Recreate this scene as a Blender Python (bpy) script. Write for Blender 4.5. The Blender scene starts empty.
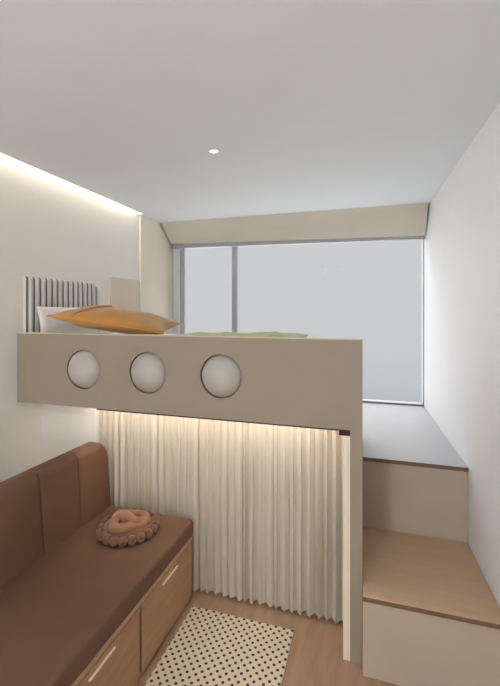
import bpy, bmesh, math, random
from mathutils import Vector, Matrix
random.seed(4)
C = bpy.context.scene.collection
PI = math.pi
CAM = 1.72                      # camera height over the floor; z values below are given from the floor
def Z(v): return CAM + v

# ---------------------------------------------------------------- materials
def mat(name, col, rough=0.6, noise=0.0, nscale=20, bump=0.0, bscale=200, spec=0.3, emit=None, sheen=0):
    m = bpy.data.materials.new(name); m.use_nodes = True
    n = m.node_tree.nodes; l = m.node_tree.links; b = n['Principled BSDF']
    b.inputs['Base Color'].default_value = (*col, 1); b.inputs['Roughness'].default_value = rough
    b.inputs['Specular IOR Level'].default_value = spec
    if sheen: b.inputs['Sheen Weight'].default_value = sheen
    tc = n.new('ShaderNodeTexCoord')
    if noise:
        t = n.new('ShaderNodeTexNoise'); t.inputs['Scale'].default_value = nscale; t.inputs['Detail'].default_value = 4
        l.new(tc.outputs['Object'], t.inputs['Vector'])
        r = n.new('ShaderNodeValToRGB')
        r.color_ramp.elements[0].position = .3; r.color_ramp.elements[1].position = .7
        r.color_ramp.elements[0].color = (*[c*(1-noise) for c in col], 1)
        r.color_ramp.elements[1].color = (*[min(1, c*(1+noise)) for c in col], 1)
        l.new(t.outputs['Fac'], r.inputs['Fac']); l.new(r.outputs['Color'], b.inputs['Base Color'])
    if bump:
        t = n.new('ShaderNodeTexNoise'); t.inputs['Scale'].default_value = bscale
        l.new(tc.outputs['Object'], t.inputs['Vector'])
        bp = n.new('ShaderNodeBump'); bp.inputs['Strength'].default_value = bump; bp.inputs['Distance'].default_value = .002
        l.new(t.outputs['Fac'], bp.inputs['Height']); l.new(bp.outputs['Normal'], b.inputs['Normal'])
    if emit:
        b.inputs['Emission Color'].default_value = (*emit[0], 1); b.inputs['Emission Strength'].default_value = emit[1]
    return m
def wood(name, c1, c2, rough=.5, axis=(1, 8, 8), scale=3):
    m = mat(name, c1, rough); n = m.node_tree.nodes; l = m.node_tree.links
    tc = n.new('ShaderNodeTexCoord'); mp = n.new('ShaderNodeMapping'); mp.inputs['Scale'].default_value = axis
    t = n.new('ShaderNodeTexNoise'); t.inputs['Scale'].default_value = scale; t.inputs['Detail'].default_value = 6; t.inputs['Distortion'].default_value = .6
    r = n.new('ShaderNodeValToRGB'); r.color_ramp.elements[0].color = (*c1, 1); r.color_ramp.elements[1].color = (*c2, 1)
    r.color_ramp.elements[0].position = .35; r.color_ramp.elements[1].position = .65
    l.new(tc.outputs['Object'], mp.inputs['Vector']); l.new(mp.outputs['Vector'], t.inputs['Vector'])
    l.new(t.outputs['Fac'], r.inputs['Fac']); l.new(r.outputs['Color'], n['Principled BSDF'].inputs['Base Color'])
    return m
M = {}
M['ceiling'] = mat('ceiling_paint', (.72, .745, .77), .85, .01, 3)
M['wall'] = mat('warm_white_wall', (.82, .785, .73), .8, .015, 3, .1, 90)
M['wall_right'] = mat('white_plaster', (.84, .84, .85), .75, .01, 3)
M['pillar'] = mat('beige_plaster', (.80, .74, .62), .8, .02, 4)
M['soffit'] = mat('beige_soffit', (.64, .59, .50), .8, .02, 4)
M['cladding'] = mat('beige_cladding', (.70, .61, .50), .7, .02, 5)
M['taupe'] = mat('taupe_lacquer', (.31, .26, .20), .55, .02, 6)
M['taupe_edge'] = mat('pale_oak_edge', (.62, .55, .43), .5)
M['dark'] = mat('dark_gap', (.03, .02, .018), .8)
M['cream'] = mat('cream_jamb', (.80, .70, .55), .6)
M['dome'] = mat('frosted_dome', (.44, .405, .36), .35, spec=.5)
M['stone'] = mat('white_stone', (.48, .48, .49), .55, .02, 5)
M['brown_edge'] = wood('brown_wood_edge', (.16, .09, .05), (.20, .12, .07))
M['step_top'] = wood('brown_wood_tread', (.56, .38, .24), (.60, .415, .27), .5, (1, 8, 8))
M['step'] = mat('tan_cabinet', (.46, .39, .30), .6, .02, 5)
M['floor'] = wood('brown_floor_wood', (.34, .22, .14), (.42, .28, .18), .45, (8, 1, 8))
M['sofa'] = mat('brown_leather', (.150, .080, .046), .55, .05, 7, .15, 300, .3)
M['sofa_base'] = wood('sofa_base_wood', (.36, .21, .11), (.42, .26, .145), .5, (8, 1, 8))
M['rail'] = mat('light_oak_rail', (.46, .31, .19), .5)
M['frame'] = mat('grey_aluminium', (.46, .46, .49), .4)
M['sash'] = mat('pale_grey_sash', (.24, .24, .25), .4)
M['mustard'] = mat('mustard_velvet', (.52, .26, .065), .7, .08, 8, .2, 250, sheen=.3)
M['linen'] = mat('white_linen', (.80, .78, .75), .85, .02, 10, .2, 200)
M['green'] = mat('pale_green_knit', (.52, .53, .27), .9, .15, 14, .4, 150)
M['rib'] = mat('pale_grey_velvet', (.64, .62, .59), .85)
M['groove'] = mat('dark_grey_groove', (.20, .19, .18), .9)
M['knot'] = mat('terracotta_velvet', (.27, .125, .058), .8, .05, 20, sheen=.3)
M['bead'] = mat('rust_velvet', (.15, .062, .030), .8, .05, 20, sheen=.3)
M['led'] = mat('warm_led', (1, .9, .75), .5, emit=((1, .90, .76), 16))
M['led2'] = mat('neutral_led', (1, .95, .88), .5, emit=((1, .91, .81), 27))
M['lamp'] = mat('lamp_lens', (1, 1, 1), .5, emit=((1, .96, .9), 3))
M['globe'] = mat('fill_globe_glow', (.9, .9, .9), .4, emit=((.97, .98, 1), 32))  # glow of the added globe fill, out of view
M['drum'] = mat('fill_drum_glow', (.9, .9, .9), .4, emit=((.95, .98, 1), 28))  # glow of the added drum fill overhead, out of view
M['trim'] = mat('white_trim', (.8, .8, .8), .4)

def sheer(name, col, tr):
    m = bpy.data.materials.new(name); m.use_nodes = True; n = m.node_tree.nodes; l = m.node_tree.links
    n.clear(); o = n.new('ShaderNodeOutputMaterial')
    d = n.new('ShaderNodeBsdfDiffuse'); d.inputs['Color'].default_value = (*col, 1)
    t = n.new('ShaderNodeBsdfTranslucent'); t.inputs['Color'].default_value = (*col, 1)
    x = n.new('ShaderNodeBsdfTransparent')
    a = n.new('ShaderNodeMixShader'); a.inputs[0].default_value = .35
    b = n.new('ShaderNodeMixShader'); b.inputs[0].default_value = tr
    l.new(d.outputs[0], a.inputs[1]); l.new(t.outputs[0], a.inputs[2])
    l.new(a.outputs[0], b.inputs[1]); l.new(x.outputs[0], b.inputs[2]); l.new(b.outputs[0], o.inputs[0])
    return m
M['curtain'] = sheer('cream_sheer', (.80, .74, .63), .06)
M['voile'] = sheer('grey_voile', (.80, .80, .82), .2)
def glass():
    m = bpy.data.materials.new('clear_pane'); m.use_nodes = True; n = m.node_tree.nodes; l = m.node_tree.links
    n.clear(); o = n.new('ShaderNodeOutputMaterial')
    g = n.new('ShaderNodeBsdfGlossy'); g.inputs['Roughness'].default_value = .02
    x = n.new('ShaderNodeBsdfTransparent'); f = n.new('ShaderNodeFresnel'); f.inputs['IOR'].default_value = 1.04
    b = n.new('ShaderNodeMixShader'); l.new(f.outputs[0], b.inputs[0])
    l.new(x.outputs[0], b.inputs[1]); l.new(g.outputs[0], b.inputs[2]); l.new(b.outputs[0], o.inputs[0])
    return m
M['glass'] = glass()
def rugmat():
    m = mat('dotted_rug', (.7, .6, .45), .9); n = m.node_tree.nodes; l = m.node_tree.links
    tc = n.new('ShaderNodeTexCoord')
    def dots(off):
        mp = n.new('ShaderNodeMapping'); mp.inputs['Scale'].default_value = (22, 22, 22); mp.inputs['Location'].default_value = (off, off, 0)
        fr = n.new('ShaderNodeVectorMath'); fr.operation = 'FRACTION'
        sb = n.new('ShaderNodeVectorMath'); sb.operation = 'SUBTRACT'; sb.inputs[1].default_value = (.5, .5, 0)
        mu = n.new('ShaderNodeVectorMath'); mu.operation = 'MULTIPLY'; mu.inputs[1].default_value = (1, 1, 0)
        ln = n.new('ShaderNodeVectorMath'); ln.operation = 'LENGTH'
        lt = n.new('ShaderNodeMath'); lt.operation = 'LESS_THAN'; lt.inputs[1].default_value = .17
        l.new(tc.outputs['Object'], mp.inputs[0]); l.new(mp.outputs[0], fr.inputs[0]); l.new(fr.outputs[0], sb.inputs[0])
        l.new(sb.outputs[0], mu.inputs[0]); l.new(mu.outputs[0], ln.inputs[0]); l.new(ln.outputs['Value'], lt.inputs[0]); return lt
    a, b = dots(0), dots(.5)
    mx = n.new('ShaderNodeMath'); mx.operation = 'MAXIMUM'; l.new(a.outputs[0], mx.inputs[0]); l.new(b.outputs[0], mx.inputs[1])
    c = n.new('ShaderNodeMix'); c.data_type = 'RGBA'; c.inputs['A'].default_value = (.68, .58, .44, 1); c.inputs['B'].default_value = (.06, .045, .035, 1)
    l.new(mx.outputs[0], c.inputs['Factor']); l.new(c.outputs['Result'], n['Principled BSDF'].inputs['Base Color'])
    return m
M['rug'] = rugmat()

# ---------------------------------------------------------------- helpers
def obj(name, bm, m, parent=None, smooth=False, loc=None):
    bmesh.ops.recalc_face_normals(bm, faces=bm.faces)
    me = bpy.data.meshes.new(name); bm.to_mesh(me); bm.free()
    for x in (m if isinstance(m, (list, tuple)) else [m]): me.materials.append(x)
    if smooth:
        for p in me.polygons: p.use_smooth = True
    o = bpy.data.objects.new(name, me); C.objects.link(o)
    if parent:
        o.parent = parent
        o.matrix_parent_inverse = parent.matrix_basis.inverted()
    if loc: o.location = loc
    return o
def box(x0, x1, y0, y1, z0, z1, bev=0, seg=3, bm=None):
    bm2 = bmesh.new()
    bmesh.ops.create_cube(bm2, size=1)
    for v in bm2.verts:
        v.co = Vector(((x0+x1)/2+v.co.x*(x1-x0), (y0+y1)/2+v.co.y*(y1-y0), (z0+z1)/2+v.co.z*(z1-z0)))
    if bev: bmesh.ops.bevel(bm2, geom=bm2.edges[:], offset=bev, segments=seg, profile=.5, affect='EDGES')
    if bm is None: return bm2
    me = bpy.data.meshes.new('t'); bm2.to_mesh(me); bm2.free(); bm.from_mesh(me); bpy.data.meshes.remove(me); return bm
def thing(name, label, cat, loc, group=None):
    o = bpy.data.objects.new(name, None); C.objects.link(o); o.location = loc; o.empty_display_size = .1
    o['label'] = label; o['category'] = cat
    if group: o['group'] = group
    return o
def tag(o, label, cat, group=None):
    o['label'] = label; o['category'] = cat
    if group: o['group'] = group
    return o
def struct(o): o['kind'] = 'structure'; return o
def prism(pts, axis, a, b):
    """extrude a 2-D outline along an axis ('x': pts are (y,z); 'y': pts are (x,z))"""
    bm = bmesh.new(); f = lambda p, t: (t, p[0], p[1]) if axis == 'x' else (p[0], t, p[1])
    A = [bm.verts.new(f(p, a)) for p in pts]; B = [bm.verts.new(f(p, b)) for p in pts]
    bm.faces.new(A); bm.faces.new(B[::-1]); n = len(pts)
    for i in range(n): bm.faces.new((A[i], A[(i+1) % n], B[(i+1) % n], B[i]))
    return bm

# ---------------------------------------------------------------- dimensions (room axes: X right along the window wall, Y towards it)
XL, XR, YW, H = -2.2, .47, 4.07, Z(.953)
YB = -2.2                       # the room goes on behind the camera
PT, PB = Z(-.132), Z(-.582)     # bed side board
SILL = Z(-.885)

def xr(y): return XR+(YW-y)*.040       # the right wall opens a little towards the viewer
def skew(bm, x):                       # carry a box's right-hand end onto that wall
    for v in bm.verts:
        if abs(v.co.x-x) < .004: v.co.x += xr(v.co.y)-XR
    return bm
# ---------------------------------------------------------------- the setting
struct(obj('floor', skew(box(XL-.1, XR, YB-.1, YW+.1, -.1, 0), XR), M['floor']))
# left wall carries on up past the ceiling edge into a light cove
struct(obj('wall_left', box(XL-.1, XL, YB, YW+.1, 0, H+.16), M['wall']))
struct(obj('wall_right', skew(skew(box(XR, XR+.1, YB, YW+.1, 0, H+.16), XR), XR+.1), M['wall_right']))
cb = skew(box(XL+.075, XR, YB, YW, H, H+.02), XR); box(XL, XL+.075, 3.36, YW, H, H+.02, bm=cb)
struct(obj('ceiling', cb, M['ceiling']))
struct(obj('wall_front', skew(box(XL, XR, YB-.1, YB, 0, H+.16), XR), M['wall_right']))
struct(obj('trim_1', skew(box(XL, XR, YB, YW, H+.14, H+.16), XR), M['ceiling']))       # slab over the cove
struct(obj('trim_2', box(XL, XL+.022, 3.40, YW-.002, 0, H-.001), M['pillar'], None))
# window wall: under, over and the end strips round the opening
WX0, WX1 = XL+.05, XR-.001
WZ0, WZ1 = SILL+.0, Z(.82)
bw = box(XL, XR, YW, YW+.1, 0, WZ0-.012); box(XL, XR, YW, YW+.1, WZ1, H+.16, bm=bw); box(XL, WX0, YW, YW+.1, WZ0-.012, WZ1, bm=bw)
struct(obj('wall_back', bw, M['wall_right']))
# soffit with a sloping face over the window; its lower edge dips slightly to the right
bm = bmesh.new()
def P(x, y, z): return bm.verts.new((x, y, z))
xa, xb = XL+.052, XR-.002
zl, zr = Z(.765), Z(.715)
yT, yBt = 3.74, 3.95
a = [P(xa, yT, H-.001), P(xa, YW-.002, H-.001), P(xa, YW-.002, zl), P(xa, yBt, zl)]
b = [P(xb, yT, H-.001), P(xb, YW-.002, H-.001), P(xb, YW-.002, zr), P(xb, yBt, zr)]
bm.faces.new(a); bm.faces.new(b[::-1])
for i in range(4): bm.faces.new((a[i], a[(i+1) % 4], b[(i+1) % 4], b[i]))
struct(obj('trim_3', bm, M['soffit']))
# blind slot under the soffit
struct(obj('trim_4', prism([(xa, zl-.001), (xb, zr-.001), (xb, zr-.03), (xa, zl-.045)], 'y', YW-.055, YW-.004), M['frame']))
# low beige cladding on the left wall, beyond the headboard
struct(obj('trim_5', box(XL, XL+.012, 2.95, 3.398, PB, Z(.31)), M['cladding']))

# window: a frame, one mullion, sash strips, two panes
MX = -1.443   # mullion
fr = bmesh.new()
box(WX0, WX0+.05, YW+.01, YW+.07, WZ0, WZ1, bm=fr)
box(WX1-.006, WX1, YW+.001, YW+.101, WZ0, WZ1, bm=fr)
box(WX0, WX1, YW+.001, YW+.101, WZ0-.012, WZ0+.004, bm=fr)
box(WX0, WX1, YW+.01, YW+.07, WZ1-.03, WZ1, bm=fr)
w = struct(obj('window_1', fr, M['sash']))
obj('mullion', box(MX-.028, MX+.028, YW+.005, YW+.065, WZ0+.012, WZ1-.03, .004, 1), M['frame'], w)
obj('pane', box(WX0+.03, MX-.02, YW+.035, YW+.041, WZ0+.01, WZ1-.02), M['glass'], w)
obj('pane', box(MX+.02, WX1-.015, YW+.035, YW+.041, WZ0+.01, WZ1-.02), M['glass'], w)
sb = box(WX0+.085, WX0+.105, YW+.0, YW+.03, WZ0+.012, WZ1-.03)
obj('sash_stile', sb, M['frame'], w)

# ---------------------------------------------------------------- sheer voile gathered at the left of the window
def pleated(x0, x1, y, z0, z1, amp, n, steps, jitter=.3, thick=0):
    bm = bmesh.new(); rows = 14; ph = [random.uniform(-jitter, jitter) for _ in range(n+2)]
    am = [random.uniform(.65, 1.25) for _ in range(n+2)]
    prev = None
    for r in range(rows+1):
        t = r/rows; z = z1+(z0-z1)*t; cur = []
        for i in range(steps+1):
            s = i/steps; k = s*n; q = int(k); g = k-q
            p = ph[q]*(1-g)+ph[q+1]*g; aa = am[q]*(1-g)+am[q+1]*g
            yy = y+amp*aa*(.55+.45*t)*math.sin(2*PI*k+p*3)+amp*.15*math.sin(9*t+k)
            xx = x0+(x1-x0)*s+.25*amp*math.sin(4*PI*k+p)
            cur.append(bm.verts.new((min(max(xx, x0), x1), yy, z)))
        if prev:
            for i in range(steps): bm.faces.new((prev[i], prev[i+1], cur[i+1], cur[i]))
        prev = cur
    return bm
t = thing('window_curtain', 'narrow gathered grey voile curtain hanging at the left end of the window', 'curtain', (XL+.1, YW-.08, SILL))
obj('fabric', pleated(XL+.058, XL+.15, YW-.08, SILL+.014, Z(.71), .014, 3, 60), M['voile'], t, True)
obj('heading', box(XL+.055, XL+.155, YW-.095, YW-.065, Z(.70), Z(.72), .003, 1), M['frame'], t)

# ---------------------------------------------------------------- cove light on the left wall
o = obj('cove_light', box(XL+.02, XL+.06, YB+.1, 3.34, H+.115, H+.139, .004, 1), M['led'])
tag(o, 'long warm light strip hidden in the ceiling cove along the left wall', 'light strip')

# ---------------------------------------------------------------- downlight
def ring(r0, r1, z0, z1, seg=40):
    bm = bmesh.new(); rs = [(r0, z0), (r1, z0), (r1, z1), (r0, z1)]; L = []
    for i in range(seg):
        a = 2*PI*i/seg; L.append([bm.verts.new((r*math.cos(a), r*math.sin(a), z)) for r, z in rs])
    for i in range(seg):
        A, B = L[i], L[(i+1) % seg]
        for k in range(4): bm.faces.new((A[k], A[(k+1) % 4], B[(k+1) % 4], B[k]))
    return bm
def disc(r, z0, z1, seg=40):
    bm = bmesh.new(); bmesh.ops.create_cone(bm, cap_ends=True, segments=seg, radius1=r, radius2=r, depth=z1-z0, matrix=Matrix.Translation((0, 0, (z0+z1)/2))); return bm
t = thing('downlight', 'small round white downlight glowing in the ceiling above the loft bed', 'ceiling light', (-.893, 2.165, H))
obj('trim_ring', ring(.022, .032, -.006, 0), M['trim'], t, loc=(-.893, 2.165, H)).matrix_parent_inverse = t.matrix_basis.inverted()
obj('lens', disc(.022, -.004, 0), M['lamp'], t, loc=(-.893, 2.165, H)).matrix_parent_inverse = t.matrix_basis.inverted()

# ---------------------------------------------------------------- loft bed
X1 = -.046
bed = thing('loft_bed', 'taupe loft bed with three round portholes in its side board, above the sofa', 'bed', (-1.1, 2.4, 0))
# side board with three real round openings
def holed_board(x0, x1, y0, y1, z0, z1, cs, rad, seg=48):
    bm = bmesh.new(); n = len(cs)
    xs = [x0]+[(cs[i][0]+cs[i+1][0])/2 for i in range(n-1)]+[x1]
    for i, (cx, cz) in enumerate(cs):
        a0, a1 = xs[i], xs[i+1]
        # each cell: ring between circle and its rectangle
        angs = [2*PI*k/seg for k in range(seg)]
        for q in ((a0-cx, z0-cz), (a1-cx, z0-cz), (a1-cx, z1-cz), (a0-cx, z1-cz)): angs.append(math.atan2(q[1], q[0]) % (2*PI))
        angs = sorted(set(angs)); inn = {}; out = {}
        for y in (y0, y1):
            I = []; O = []
            for a in angs:
                c, s = math.cos(a), math.sin(a); ts = []
                if c > 1e-9: ts.append((a1-cx)/c)
                if c < -1e-9: ts.append((a0-cx)/c)
                if s > 1e-9: ts.append((z1-cz)/s)
                if s < -1e-9: ts.append((z0-cz)/s)
                tt = min(ts)
                I.append(bm.verts.new((cx+rad*c, y, cz+rad*s))); O.append(bm.verts.new((cx+tt*c, y, cz+tt*s)))
            inn[y], out[y] = I, O
            for k in range(len(angs)):
                j = (k+1) % len(angs); bm.faces.new((I[k], O[k], O[j], I[j]))
        for k in range(len(angs)):
            j = (k+1) % len(angs); bm.faces.new((inn[y0][k], inn[y0][j], inn[y1][j], inn[y1][k]))
            p, q = out[y0][k], out[y0][j]
            if not (abs(p.co.x-q.co.x) < 1e-6 and (0 < i or abs(p.co.x-x0) > 1e-5) and (i < n-1 or abs(p.co.x-x1) > 1e-5)):
                bm.faces.new((p, q, out[y1][j], out[y1][k]))
    bmesh.ops.remove_doubles(bm, verts=bm.verts, dist=1e-5)
    return bm
PH = [(-1.685, Z(-.351)), (-1.238, Z(-.351)), (-.786, Z(-.350))]
obj('side_board', holed_board(XL+.002, X1, 2.0, 2.035, PB, PT-.006, PH, .120), M['taupe'], bed)
obj('top_edge', box(XL+.002, X1, 1.999, 2.036, PT-.006, PT, .002, 1), M['taupe_edge'], bed)
for cx, cz in PH:
    bm = bmesh.new(); N = 16; S = 40; R = .1195; prev = None
    for i in range(N+1):
        th = PI/2*i/N; r = R*math.sin(th); yy = 2.034-.085*math.cos(th)
        if i == 0: cur = [bm.verts.new((cx, yy, cz))]
        else: cur = [bm.verts.new((cx+r*math.cos(2*PI*k/S), yy, cz+r*math.sin(2*PI*k/S))) for k in range(S)]
        if prev:
            for k in range(S):
                j = (k+1) % S
                if len(prev) == 1: bm.faces.new((prev[0], cur[k], cur[j]))
                else: bm.faces.new((prev[k], cur[k], cur[j], prev[j]))
        prev = cur
    p = obj('porthole_dome', bm, M['dome'], bed, True)
obj('end_board', box(X1-.080, X1-.030, 2.036, 2.96, 0, PT-.09, .002, 1), M['taupe'], bed)
obj('post', box(X1-.058, X1, 2.0, 2.0355, 0, PB), M['taupe'], bed)
obj('jamb', box(X1-.092, X1-.0585, 2.004, 2.035, 0, PB-.030), M['cream'], bed)
obj('track_end_cap', box(X1-.112, X1-.0585, 2.001, 2.035, PB-.029, PB-.001), M['dark'], bed)
obj('far_board', box(XL+.002, X1-.081, 2.925, 2.96, PB, PT-.06), M['taupe'], bed)
obj('deck', box(XL+.002, X1-.081, 2.036, 2.924, PB+.06, PB+.10), M['taupe_edge'], bed)
# curtain track
obj('curtain_slot', box(-1.59, X1-.114, 2.003, 2.033, PB-.008, PB-.0002), M['dark'], bed)
obj('curtain_track', box(-1.75, X1-.085, 2.037, 2.05, PB+.002, PB+.02), M['dark'], bed)
HB = thing('headboard', 'rounded pale grey headboard with vertical channels on the left wall', 'headboard', (XL+.05, 2.45, PB+.1))
# ribbed headboard outline: x thickness, channels along y
bm = bmesh.new(); y0, y1, ztop, zbot = 2.04, 2.765, Z(.235), PB+.11; rc = .10; pitch = .0537
def topz(y):
    d = (y-(y1-rc))
    if d <= 0: return ztop
    return ztop-rc+math.sqrt(max(0, rc*rc-d*d))
nch = int(round((y1-y0)/pitch)); pitch = (y1-y0)/nch; cols = []
for c in range(nch):
    for k, (f, dx) in enumerate([(0, 0), (.38, .001), (.40, .008), (.5, .012), (.68, .014), (.88, .012), (.99, .008)]):
        cols.append((y0+(c+f)*pitch, dx, k < 1))
cols.append((y1, 0, True))
V = []
for y, dx, g in cols:
    zt = topz(y)
    V.append([bm.verts.new((XL+.03+dx, y, zbot)), bm.verts.new((XL+.03+dx, y, zt-.012)), bm.verts.new((XL+.022+dx*.6, y, zt)), bm.verts.new((XL+.003, y, zt)), bm.verts.new((XL+.003, y, zbot))])
for i in range(len(V)-1):
    for k in range(5):
        f = bm.faces.new((V[i][k], V[i][(k+1) % 5], V[i+1][(k+1) % 5], V[i+1][k]))
        f.material_index = 1 if (cols[i][2] and k < 2) else 0
bm.faces.new(V[0]); bm.faces.new(V[-1][::-1])
obj('padding', bm, [M['rib'], M['groove']], HB)
obj('base_rail', box(XL+.003, XL+.03, y0, y1, PB+.101, PB+.11), M['taupe'], HB)

# mattress
MT = Z(-.178)
m_ = thing('mattress', 'cream mattress lying inside the loft bed behind its side board', 'mattress', (-1.1, 2.48, PB+.10))
obj('mattress_body', box(XL+.065, X1-.086, 2.04, 2.92, PB+.101, MT, .03, 4), M['linen'], m_, True)
pb = bmesh.new(); box(XL+.064, X1-.085, 2.039, 2.921, MT-.04, MT-.034, .0025, 1, bm=pb)
obj('piping', pb, M['taupe_edge'], m_)

# pillows
def pillow(a, b, h, pinch=.1, ex=.42, n=26, wr=.0, seed=0):
    bm = bmesh.new(); rnd = random.Random(seed); P1, P2 = rnd.random()*6, rnd.random()*6
    G = {}
    for s in (1, -1):
        for i in range(n+1):
            for j in range(n+1):
                u = -1+2*i/n; v = -1+2*j/n
                edge = i in (0, n) or j in (0, n)
                if s == -1 and edge: G[s, i, j] = G[1, i, j]; continue
                x = a*u*(1-pinch*(1-v*v)*abs(u)); y = b*v*(1-pinch*(1-u*u)*abs(v))
                z = s*h*((1-u*u)**ex)*((1-v*v)**ex)
                z += wr*math.sin(5*u+P1)*math.sin(4*v+P2)*(1-u*u)*(1-v*v)
                G[s, i, j] = bm.verts.new((x, y, z))
        for i in range(n):
            for j in range(n):
                q = [G[s, i, j], G[s, i+1, j], G[s, i+1, j+1], G[s, i, j+1]]
                bm.faces.new(q if s == 1 else q[::-1])
    return bm
def seamtube(a, b, pinch, r=.004, n=26):
    pts = []
    for k in range(4):
        for i in range(n):
            t = -1+2*i/n
            u, v = [(t, -1), (1, t), (-t, 1), (-1, -t)][k]
            pts.append(Vector((a*u*(1-pinch*(1-v*v)*abs(u)), b*v*(1-pinch*(1-u*u)*abs(v)), 0)))
    return tube(pts, r, True)
def tube(pts, r, closed=False, seg=8, rf=None):
    bm = bmesh.new(); N = len(pts); L = []
    for i, p in enumerate(pts):
        d = (pts[(i+1) % N]-pts[i-1]) if closed else (pts[min(i+1, N-1)]-pts[max(i-1, 0)])
        d.normalize(); u = d.cross(Vector((0, 0, 1)))
        if u.length < 1e-3: u = Vector((1, 0, 0))
        u.normalize(); w = u.cross(d)
        rr = rf(i/(N-1)) if rf else r
        L.append([bm.verts.new(p+rr*(math.cos(2*PI*k/seg)*u+math.sin(2*PI*k/seg)*w)) for k in range(seg)])
    for i in range(N if closed else N-1):
        A, B = L[i], L[(i+1) % N]
        for k in range(seg): bm.faces.new((A[k], A[(k+1) % seg], B[(k+1) % seg], B[k]))
    if not closed: bm.faces.new(L[0]); bm.faces.new(L[-1][::-1])
    return bm
def child(name, bm, m, par, smooth=True):
    o = obj(name, bm, m, None, smooth); o.parent = par; return o
p = thing('pillow', 'white bed pillow against the headboard, beneath the mustard cushion', 'pillow', (-2.10, 2.36, MT+.110))
p.rotation_euler = (0, math.radians(82), 0)
child('pillow_cover', pillow(.107, .29, .032, .05, .35, wr=.003), M['linen'], p)
p = thing('cushion', 'mustard orange cushion lying at the headboard end of the loft bed', 'cushion', (-1.645, 2.31, Z(-.056)))
p.rotation_euler = (math.radians(6), math.radians(8.5), math.radians(14))
child('cushion_cover', pillow(.375, .235, .078, .10, .50, wr=.010, seed=3), M['mustard'], p)
child('piping', seamtube(.375, .235, .10), M['mustard'], p)
# fold line running over the left end of the cover
fp = []
for k in range(19):
    s = k/18; u = -.62+.36*s; v = -.97+1.3*s
    x = .375*u*(1-.1*(1-v*v)*abs(u)); y = .235*v*(1-.1*(1-u*u)*abs(v))
    z = .082*((1-u*u)**.5)*(max(0, 1-v*v)**.5)
    fp.append(Vector((x, y, z+.002)))
child('fold', tube(fp, .006), M['mustard'], p)

# throw blanket
bm = bmesh.new(); nx, ny = 60, 30; T = []
for s in (0, 1):
    g = []
    for i in range(nx+1):
        row = []
        for j in range(ny+1):
            u = i/nx; v = j/ny
            x = -1.315+.915*u+.05*math.sin(5*v)*(1 if u > .5 else .4)-.10*(1-v)*max(0, u-.6)
            y = 2.10+.78*v+.012*math.sin(9*u)
            z = MT+.012+.006*math.sin(7*u+3*v)+.003*math.sin(19*u-5*v)
            z += .007*math.exp(-((u-.3)/.03)**2)+.009*math.exp(-((u-.66-.1*v)/.02)**2)
            e = min(u, 1-u, v, 1-v); z = MT+.002+(z-MT-.002)*min(1, e*14)
            row.append(bm.verts.new((x, y, max(z, MT+.002)+(.012 if s else 0))))
        g.append(row)
    T.append(g)
for s in (0, 1):
    for i in range(nx):
        for j in range(ny):
            q = (T[s][i][j], T[s][i+1][j], T[s][i+1][j+1], T[s][i][j+1]); bm.faces.new(q if s else q[::-1])
for i in range(nx):
    for j in (0, ny): bm.faces.new((T[0][i][j], T[0][i+1][j], T[1][i+1][j], T[1][i][j]))
for j in range(ny):
    for i in (0, nx): bm.faces.new((T[0][i][j], T[0][i][j+1], T[1][i][j+1], T[1][i][j]))
tag(obj('throw_blanket', bm, M['green'], None, True), 'pale green throw blanket spread flat over the loft bed mattress', 'blanket')

# ---------------------------------------------------------------- under the bed
YC = 2.2
struct(obj('wall_nook', box(XL, -1.752, YC, YC+.04, 0, PB+.055), M['wall']))
t = thing('nook_curtain', 'long pleated cream sheer curtain under the loft bed, lit from above', 'curtain', (-1.2, YC+.02, 0))
obj('fabric', pleated(-1.745, X1-.085, YC+.02, .02, PB+.03, .020, 34, 680, .5), M['curtain'], t, True)
obj('heading', box(-1.748, X1-.083, YC+.012, YC+.028, PB+.03, PB+.05), M['cream'], t)
o = obj('shelf_light', box(-1.70, X1-.12, YC-.135, YC-.11, PB+.044, PB+.058), M['led2'])
tag(o, 'warm light strip under the loft bed, shining down the cream curtain', 'light strip')
struct(obj('wall_inner', box(XL, X1-.085, 2.86, 2.90, 0, PB+.055), M['wall']))

# ---------------------------------------------------------------- sofa
SZ = Z(-1.237); XS0, XS1 = -1.60, -1.02
S0, S1 = .45, 2.165
sofa = thing('sofa', 'brown leather bench sofa with channelled backrest under the loft bed', 'sofa', (-1.3, 1.3, 0))
obj('seat', box(XS0-.10, XS1, S0, S1, SZ-.10, SZ, .022, 4), M['sofa'], sofa, True)
b_ = obj('base', box(XS0-.10, XS1-.02, S0+.01, S1-.01, .0, SZ-.101), M['sofa_base'], sofa)
obj('front_rail', box(XS1-.02, XS1-.008, S0+.01, S1-.01, SZ-.125, SZ-.101), M['rail'], sofa)
yy = S1-.012
for k in range(3):
    d = obj('drawer_front', box(XS1-.0195, XS1-.004, yy-.54, yy-.012, .035, SZ-.132, .003, 1), M['sofa_base'], sofa)
    obj('handle', box(XS1-.004, XS1+.004, yy-.36, yy-.2, SZ-.16, SZ-.150, .002, 1), M['cream'], d)
    yy -= .55
obj('back_frame', box(XS0-.16, XS0-.105, S0, S1, 0, Z(-.90), .01, 2), M['sofa'], sofa)
yy = S1; w_ = .272; ZT = Z(-.822); RC = .085; cy0 = None
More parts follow.
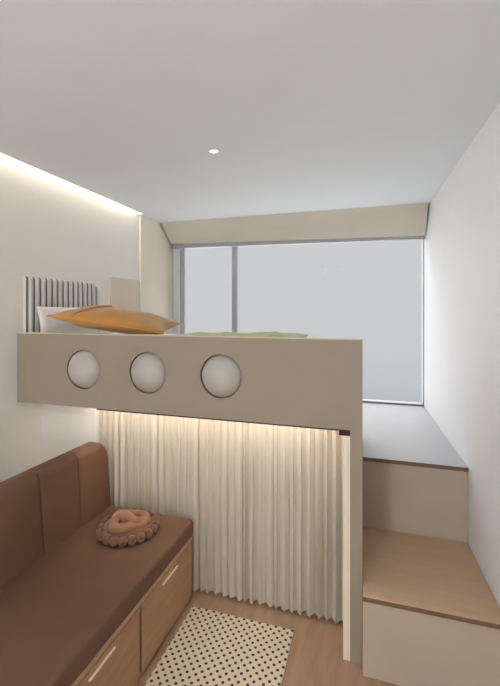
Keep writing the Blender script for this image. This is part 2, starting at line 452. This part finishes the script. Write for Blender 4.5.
while yy > S0+.05:
    a0 = max(S0, yy-w_); bm = bmesh.new(); prev = None; NS = 24
    for k in range(NS+1):
        # stations bunch up at both ends so the seams stay crisp
        t = .5-.5*math.cos(PI*k/NS); y = a0+.001+(yy-a0-.002)*t
        e = min(y-a0, yy-y); pin = .007*max(0, 1-e/.014)**2
        zt = ZT
        if y > S1-RC: d = y-(S1-RC); zt = ZT-RC*1.1+1.1*math.sqrt(max(0, RC*RC-d*d))
        zt -= pin; puff = .008*math.sin(PI*t)
        sec = []
        xb, xf, z0 = XS0-.10, XS0+puff-pin, SZ-.02
        sec.append((xb, z0)); sec.append((xf, z0))
        for q in range(5): sec.append((xf, z0+(zt-.045-z0)*(q+1)/5))
        for q in range(1, 9):
            a = PI/2*q/8; sec.append((xf-.045+.045*math.cos(a), zt-.045+.045*math.sin(a)))
        sec.append((xb+.02, zt)); sec.append((xb+.006, zt-.006)); sec.append((xb, zt-.02))
        cur = [bm.verts.new((x-.035*(z-SZ)/.42, y, z)) for x, z in sec]
        if prev:
            for q in range(len(cur)): bm.faces.new((prev[q], prev[(q+1) % len(cur)], cur[(q+1) % len(cur)], cur[q]))
        else: bm.faces.new(cur)
        prev = cur
    bm.faces.new(prev[::-1])
    o = obj('back_cushion', bm, M['sofa'], sofa, True); o.data.set_sharp_from_angle(angle=math.radians(50))
    yy -= w_

# round cushion with knotted centre and a border of balls
kc = thing('round_cushion', 'round terracotta cushion with knotted centre and ball border on the sofa seat', 'cushion', (-1.315, 1.93, SZ+.001))
kc.rotation_euler = (0, 0, .4)
bm = bmesh.new(); bmesh.ops.create_uvsphere(bm, u_segments=36, v_segments=14, radius=1)
for v in bm.verts: v.co = Vector((v.co.x*.142, v.co.y*.142, .030+v.co.z*.030))
child('cushion_pad', bm, M['bead'], kc)
pts = []
for i in range(96):
    a = 2*PI*i/96
    rr = .083+.010*math.cos(3*a)
    pts.append(Vector((rr*math.cos(a), rr*math.sin(a), .054+.006*math.sin(3*a))))
child('knot', tube(pts, .028, True, 14), M['knot'], kc)
pts = [Vector((-.085+.17*s, .032*math.sin(PI*s*2)-.012, .062+.016*math.sin(PI*s))) for s in [i/24 for i in range(25)]]
child('knot_strand', tube(pts, .026, False, 12, rf=lambda s: .018+.014*math.sin(PI*s)), M['knot'], kc)
bm = bmesh.new(); bmesh.ops.create_uvsphere(bm, u_segments=16, v_segments=10, radius=.0245)
b0 = child('ball', bm, M['bead'], kc); NB = 20
for i in range(NB):
    b = b0 if i == 0 else b0.copy()
    if i: C.objects.link(b)
    a = 2*PI*i/NB; b.location = (.150*math.cos(a), .150*math.sin(a), .0255)

# ---------------------------------------------------------------- window platform and step on the right
XP = X1+.003; XQ = X1-.027; YP = 2.56; YS = 1.94; SP = Z(-1.335)
pl = thing('window_platform', 'wide white topped platform below the window with taupe cabinet front', 'platform', (.18, 3.2, 0))
t1 = skew(box(XQ, XR-.002, YP-.012, YW-.002, SILL-.034, SILL-.013), XR-.002)
box(XL+.056, XQ-.0005, 2.965, YW-.002, SILL-.034, SILL-.013, bm=t1)
obj('top', t1, M['stone'], pl)
obj('top_edge', skew(box(XQ, XR-.002, YP-.016, YP-.0125, SILL-.036, SILL-.0135), XR-.002), M['brown_edge'], pl)
obj('front_panel', skew(box(XQ, XR-.002, YP, YP+.02, 0, SILL-.0345), XR-.002), M['step'], pl)
cb = skew(box(XQ, XR-.002, YP+.0205, YW-.004, 0, SILL-.0345), XR-.002); box(XL+.056, XQ-.0005, 2.965, YW-.004, 0, SILL-.0345, bm=cb)
obj('cabinet', cb, M['step'], pl)
st = thing('step', 'brown wooden step with tan front, before the window platform', 'step', (.18, 2.25, 0))
obj('tread', box(XQ, XP+.004, 2.04, YP-.002, SP-.022, SP-.0001, .002, 1, bm=skew(box(XP, XR-.002, YS-.01, YP-.002, SP-.022, SP, .002, 1), XR-.002)), M['step_top'], st)
obj('tread_edge', skew(box(XP, XR-.002, YS-.013, YS-.0105, SP-.022, SP-.002), XR-.002), M['brown_edge'], st)
obj('riser', skew(box(XP, XR-.002, YS+.002, YS+.02, 0, SP-.0225), XR-.002), M['step'], st)
obj('carcass', box(XQ, XP+.004, 2.04, YP-.002, 0, SP-.0225, bm=skew(box(XP, XR-.002, YS+.0205, YP-.002, 0, SP-.0225), XR-.002)), M['step'], st)

# ---------------------------------------------------------------- added fill lamps, unseen behind the viewer, to brighten the interior
def globe(x, y, z, r, label):
    t = thing('fill_floor_lamp', label, 'fill lamp', (x, y, 0))
    bm = bmesh.new(); bmesh.ops.create_uvsphere(bm, u_segments=40, v_segments=24, radius=r)
    for v in bm.verts: v.co += Vector((0, 0, z))
    child('fill_shade', bm, M['globe'], t)
    child('pole', disc(.012, .02, z-r+.01, 16), M['frame'], t)
    child('base', disc(.14, 0, .02), M['frame'], t)
globe(-1.0, -1.5, .78, .22, 'added globe fill lamp on a pole, unseen behind the viewer')
t = thing('fill_ceiling_lamp', 'added drum fill lamp on the ceiling, unseen behind the viewer', 'ceiling light', (-.8, -.7, H))
for nm, bm, mm in (('shade', disc(.24, -.09, -.02), M['drum']), ('mount', disc(.12, -.02, 0), M['trim'])): child(nm, bm, mm, t)

# ---------------------------------------------------------------- rug
bm = box(-1.0, -.40, 1.15, 2.10, .001, .010, .003, 1)
tag(obj('rug', bm, M['rug']), 'cream rug with small dark dots on the floor beside the sofa', 'rug')

# ---------------------------------------------------------------- daylight: overcast sky over hazy ground
w = bpy.data.worlds.new('overcast'); bpy.context.scene.world = w; w.use_nodes = True
n = w.node_tree.nodes; l = w.node_tree.links; bg = n['Background']
tc = n.new('ShaderNodeTexCoord'); sx = n.new('ShaderNodeSeparateXYZ'); mr = n.new('ShaderNodeMapRange')
mr.inputs['From Min'].default_value = -1; mr.inputs['From Max'].default_value = 1
r = n.new('ShaderNodeValToRGB'); cr = r.color_ramp
# brightest towards the zenith, as an overcast sky is; pale mist low down, steeper unseen ground brightened as added ceiling fill
cr.elements[0].position = 0; cr.elements[0].color = (.60, .60, .60, 1)
cr.elements[1].position = 1; cr.elements[1].color = (.90, .90, .90, 1)
for z, c in ((-.45, (.42, .425, .43)), (-.26, (.118, .127, .134)), (-.22, (.118, .127, .134)), (-.17, (.140, .147, .151)), (-.10, (.150, .153, .157)), (0, (.155, .157, .161)), (.25, (.160, .160, .164)), (.42, (.36, .36, .365))):
    e = cr.elements.new((z+1)/2); e.color = (*c, 1)
l.new(tc.outputs['Generated'], sx.inputs[0]); l.new(sx.outputs['Z'], mr.inputs['Value']); l.new(mr.outputs[0], r.inputs[0]); l.new(r.outputs[0], bg.inputs[0])
bg.inputs[1].default_value = 3.85

# broad soft sun behind the cloud, from beyond the window
sl = bpy.data.lights.new('veiled_sun', 'SUN'); so = bpy.data.objects.new('veiled_sun', sl); C.objects.link(so)
sl.energy = 2.5; sl.angle = math.radians(70); sl.color = (.96, .98, 1)
so.rotation_euler = Vector((.5, -1, -.20)).to_track_quat('-Z', 'Y').to_euler(); so.location = (-1, 6, 4)
# ---------------------------------------------------------------- camera
cam = bpy.data.cameras.new('camera'); co = bpy.data.objects.new('camera', cam); C.objects.link(co)
co.location = (0, 0, CAM); co.rotation_euler = (PI/2, 0, math.radians(17.2))
cam.sensor_fit = 'HORIZONTAL'; cam.sensor_width = 36; cam.lens = 36*395/500; cam.clip_start = .02
cam.shift_y = -(343-312)/500
sc = bpy.context.scene; sc.camera = co
sc.view_settings.view_transform = 'Standard'; sc.view_settings.look = 'None'
sc.view_settings.exposure = 0; sc.view_settings.gamma = 1; sc.view_settings.use_curve_mapping = False
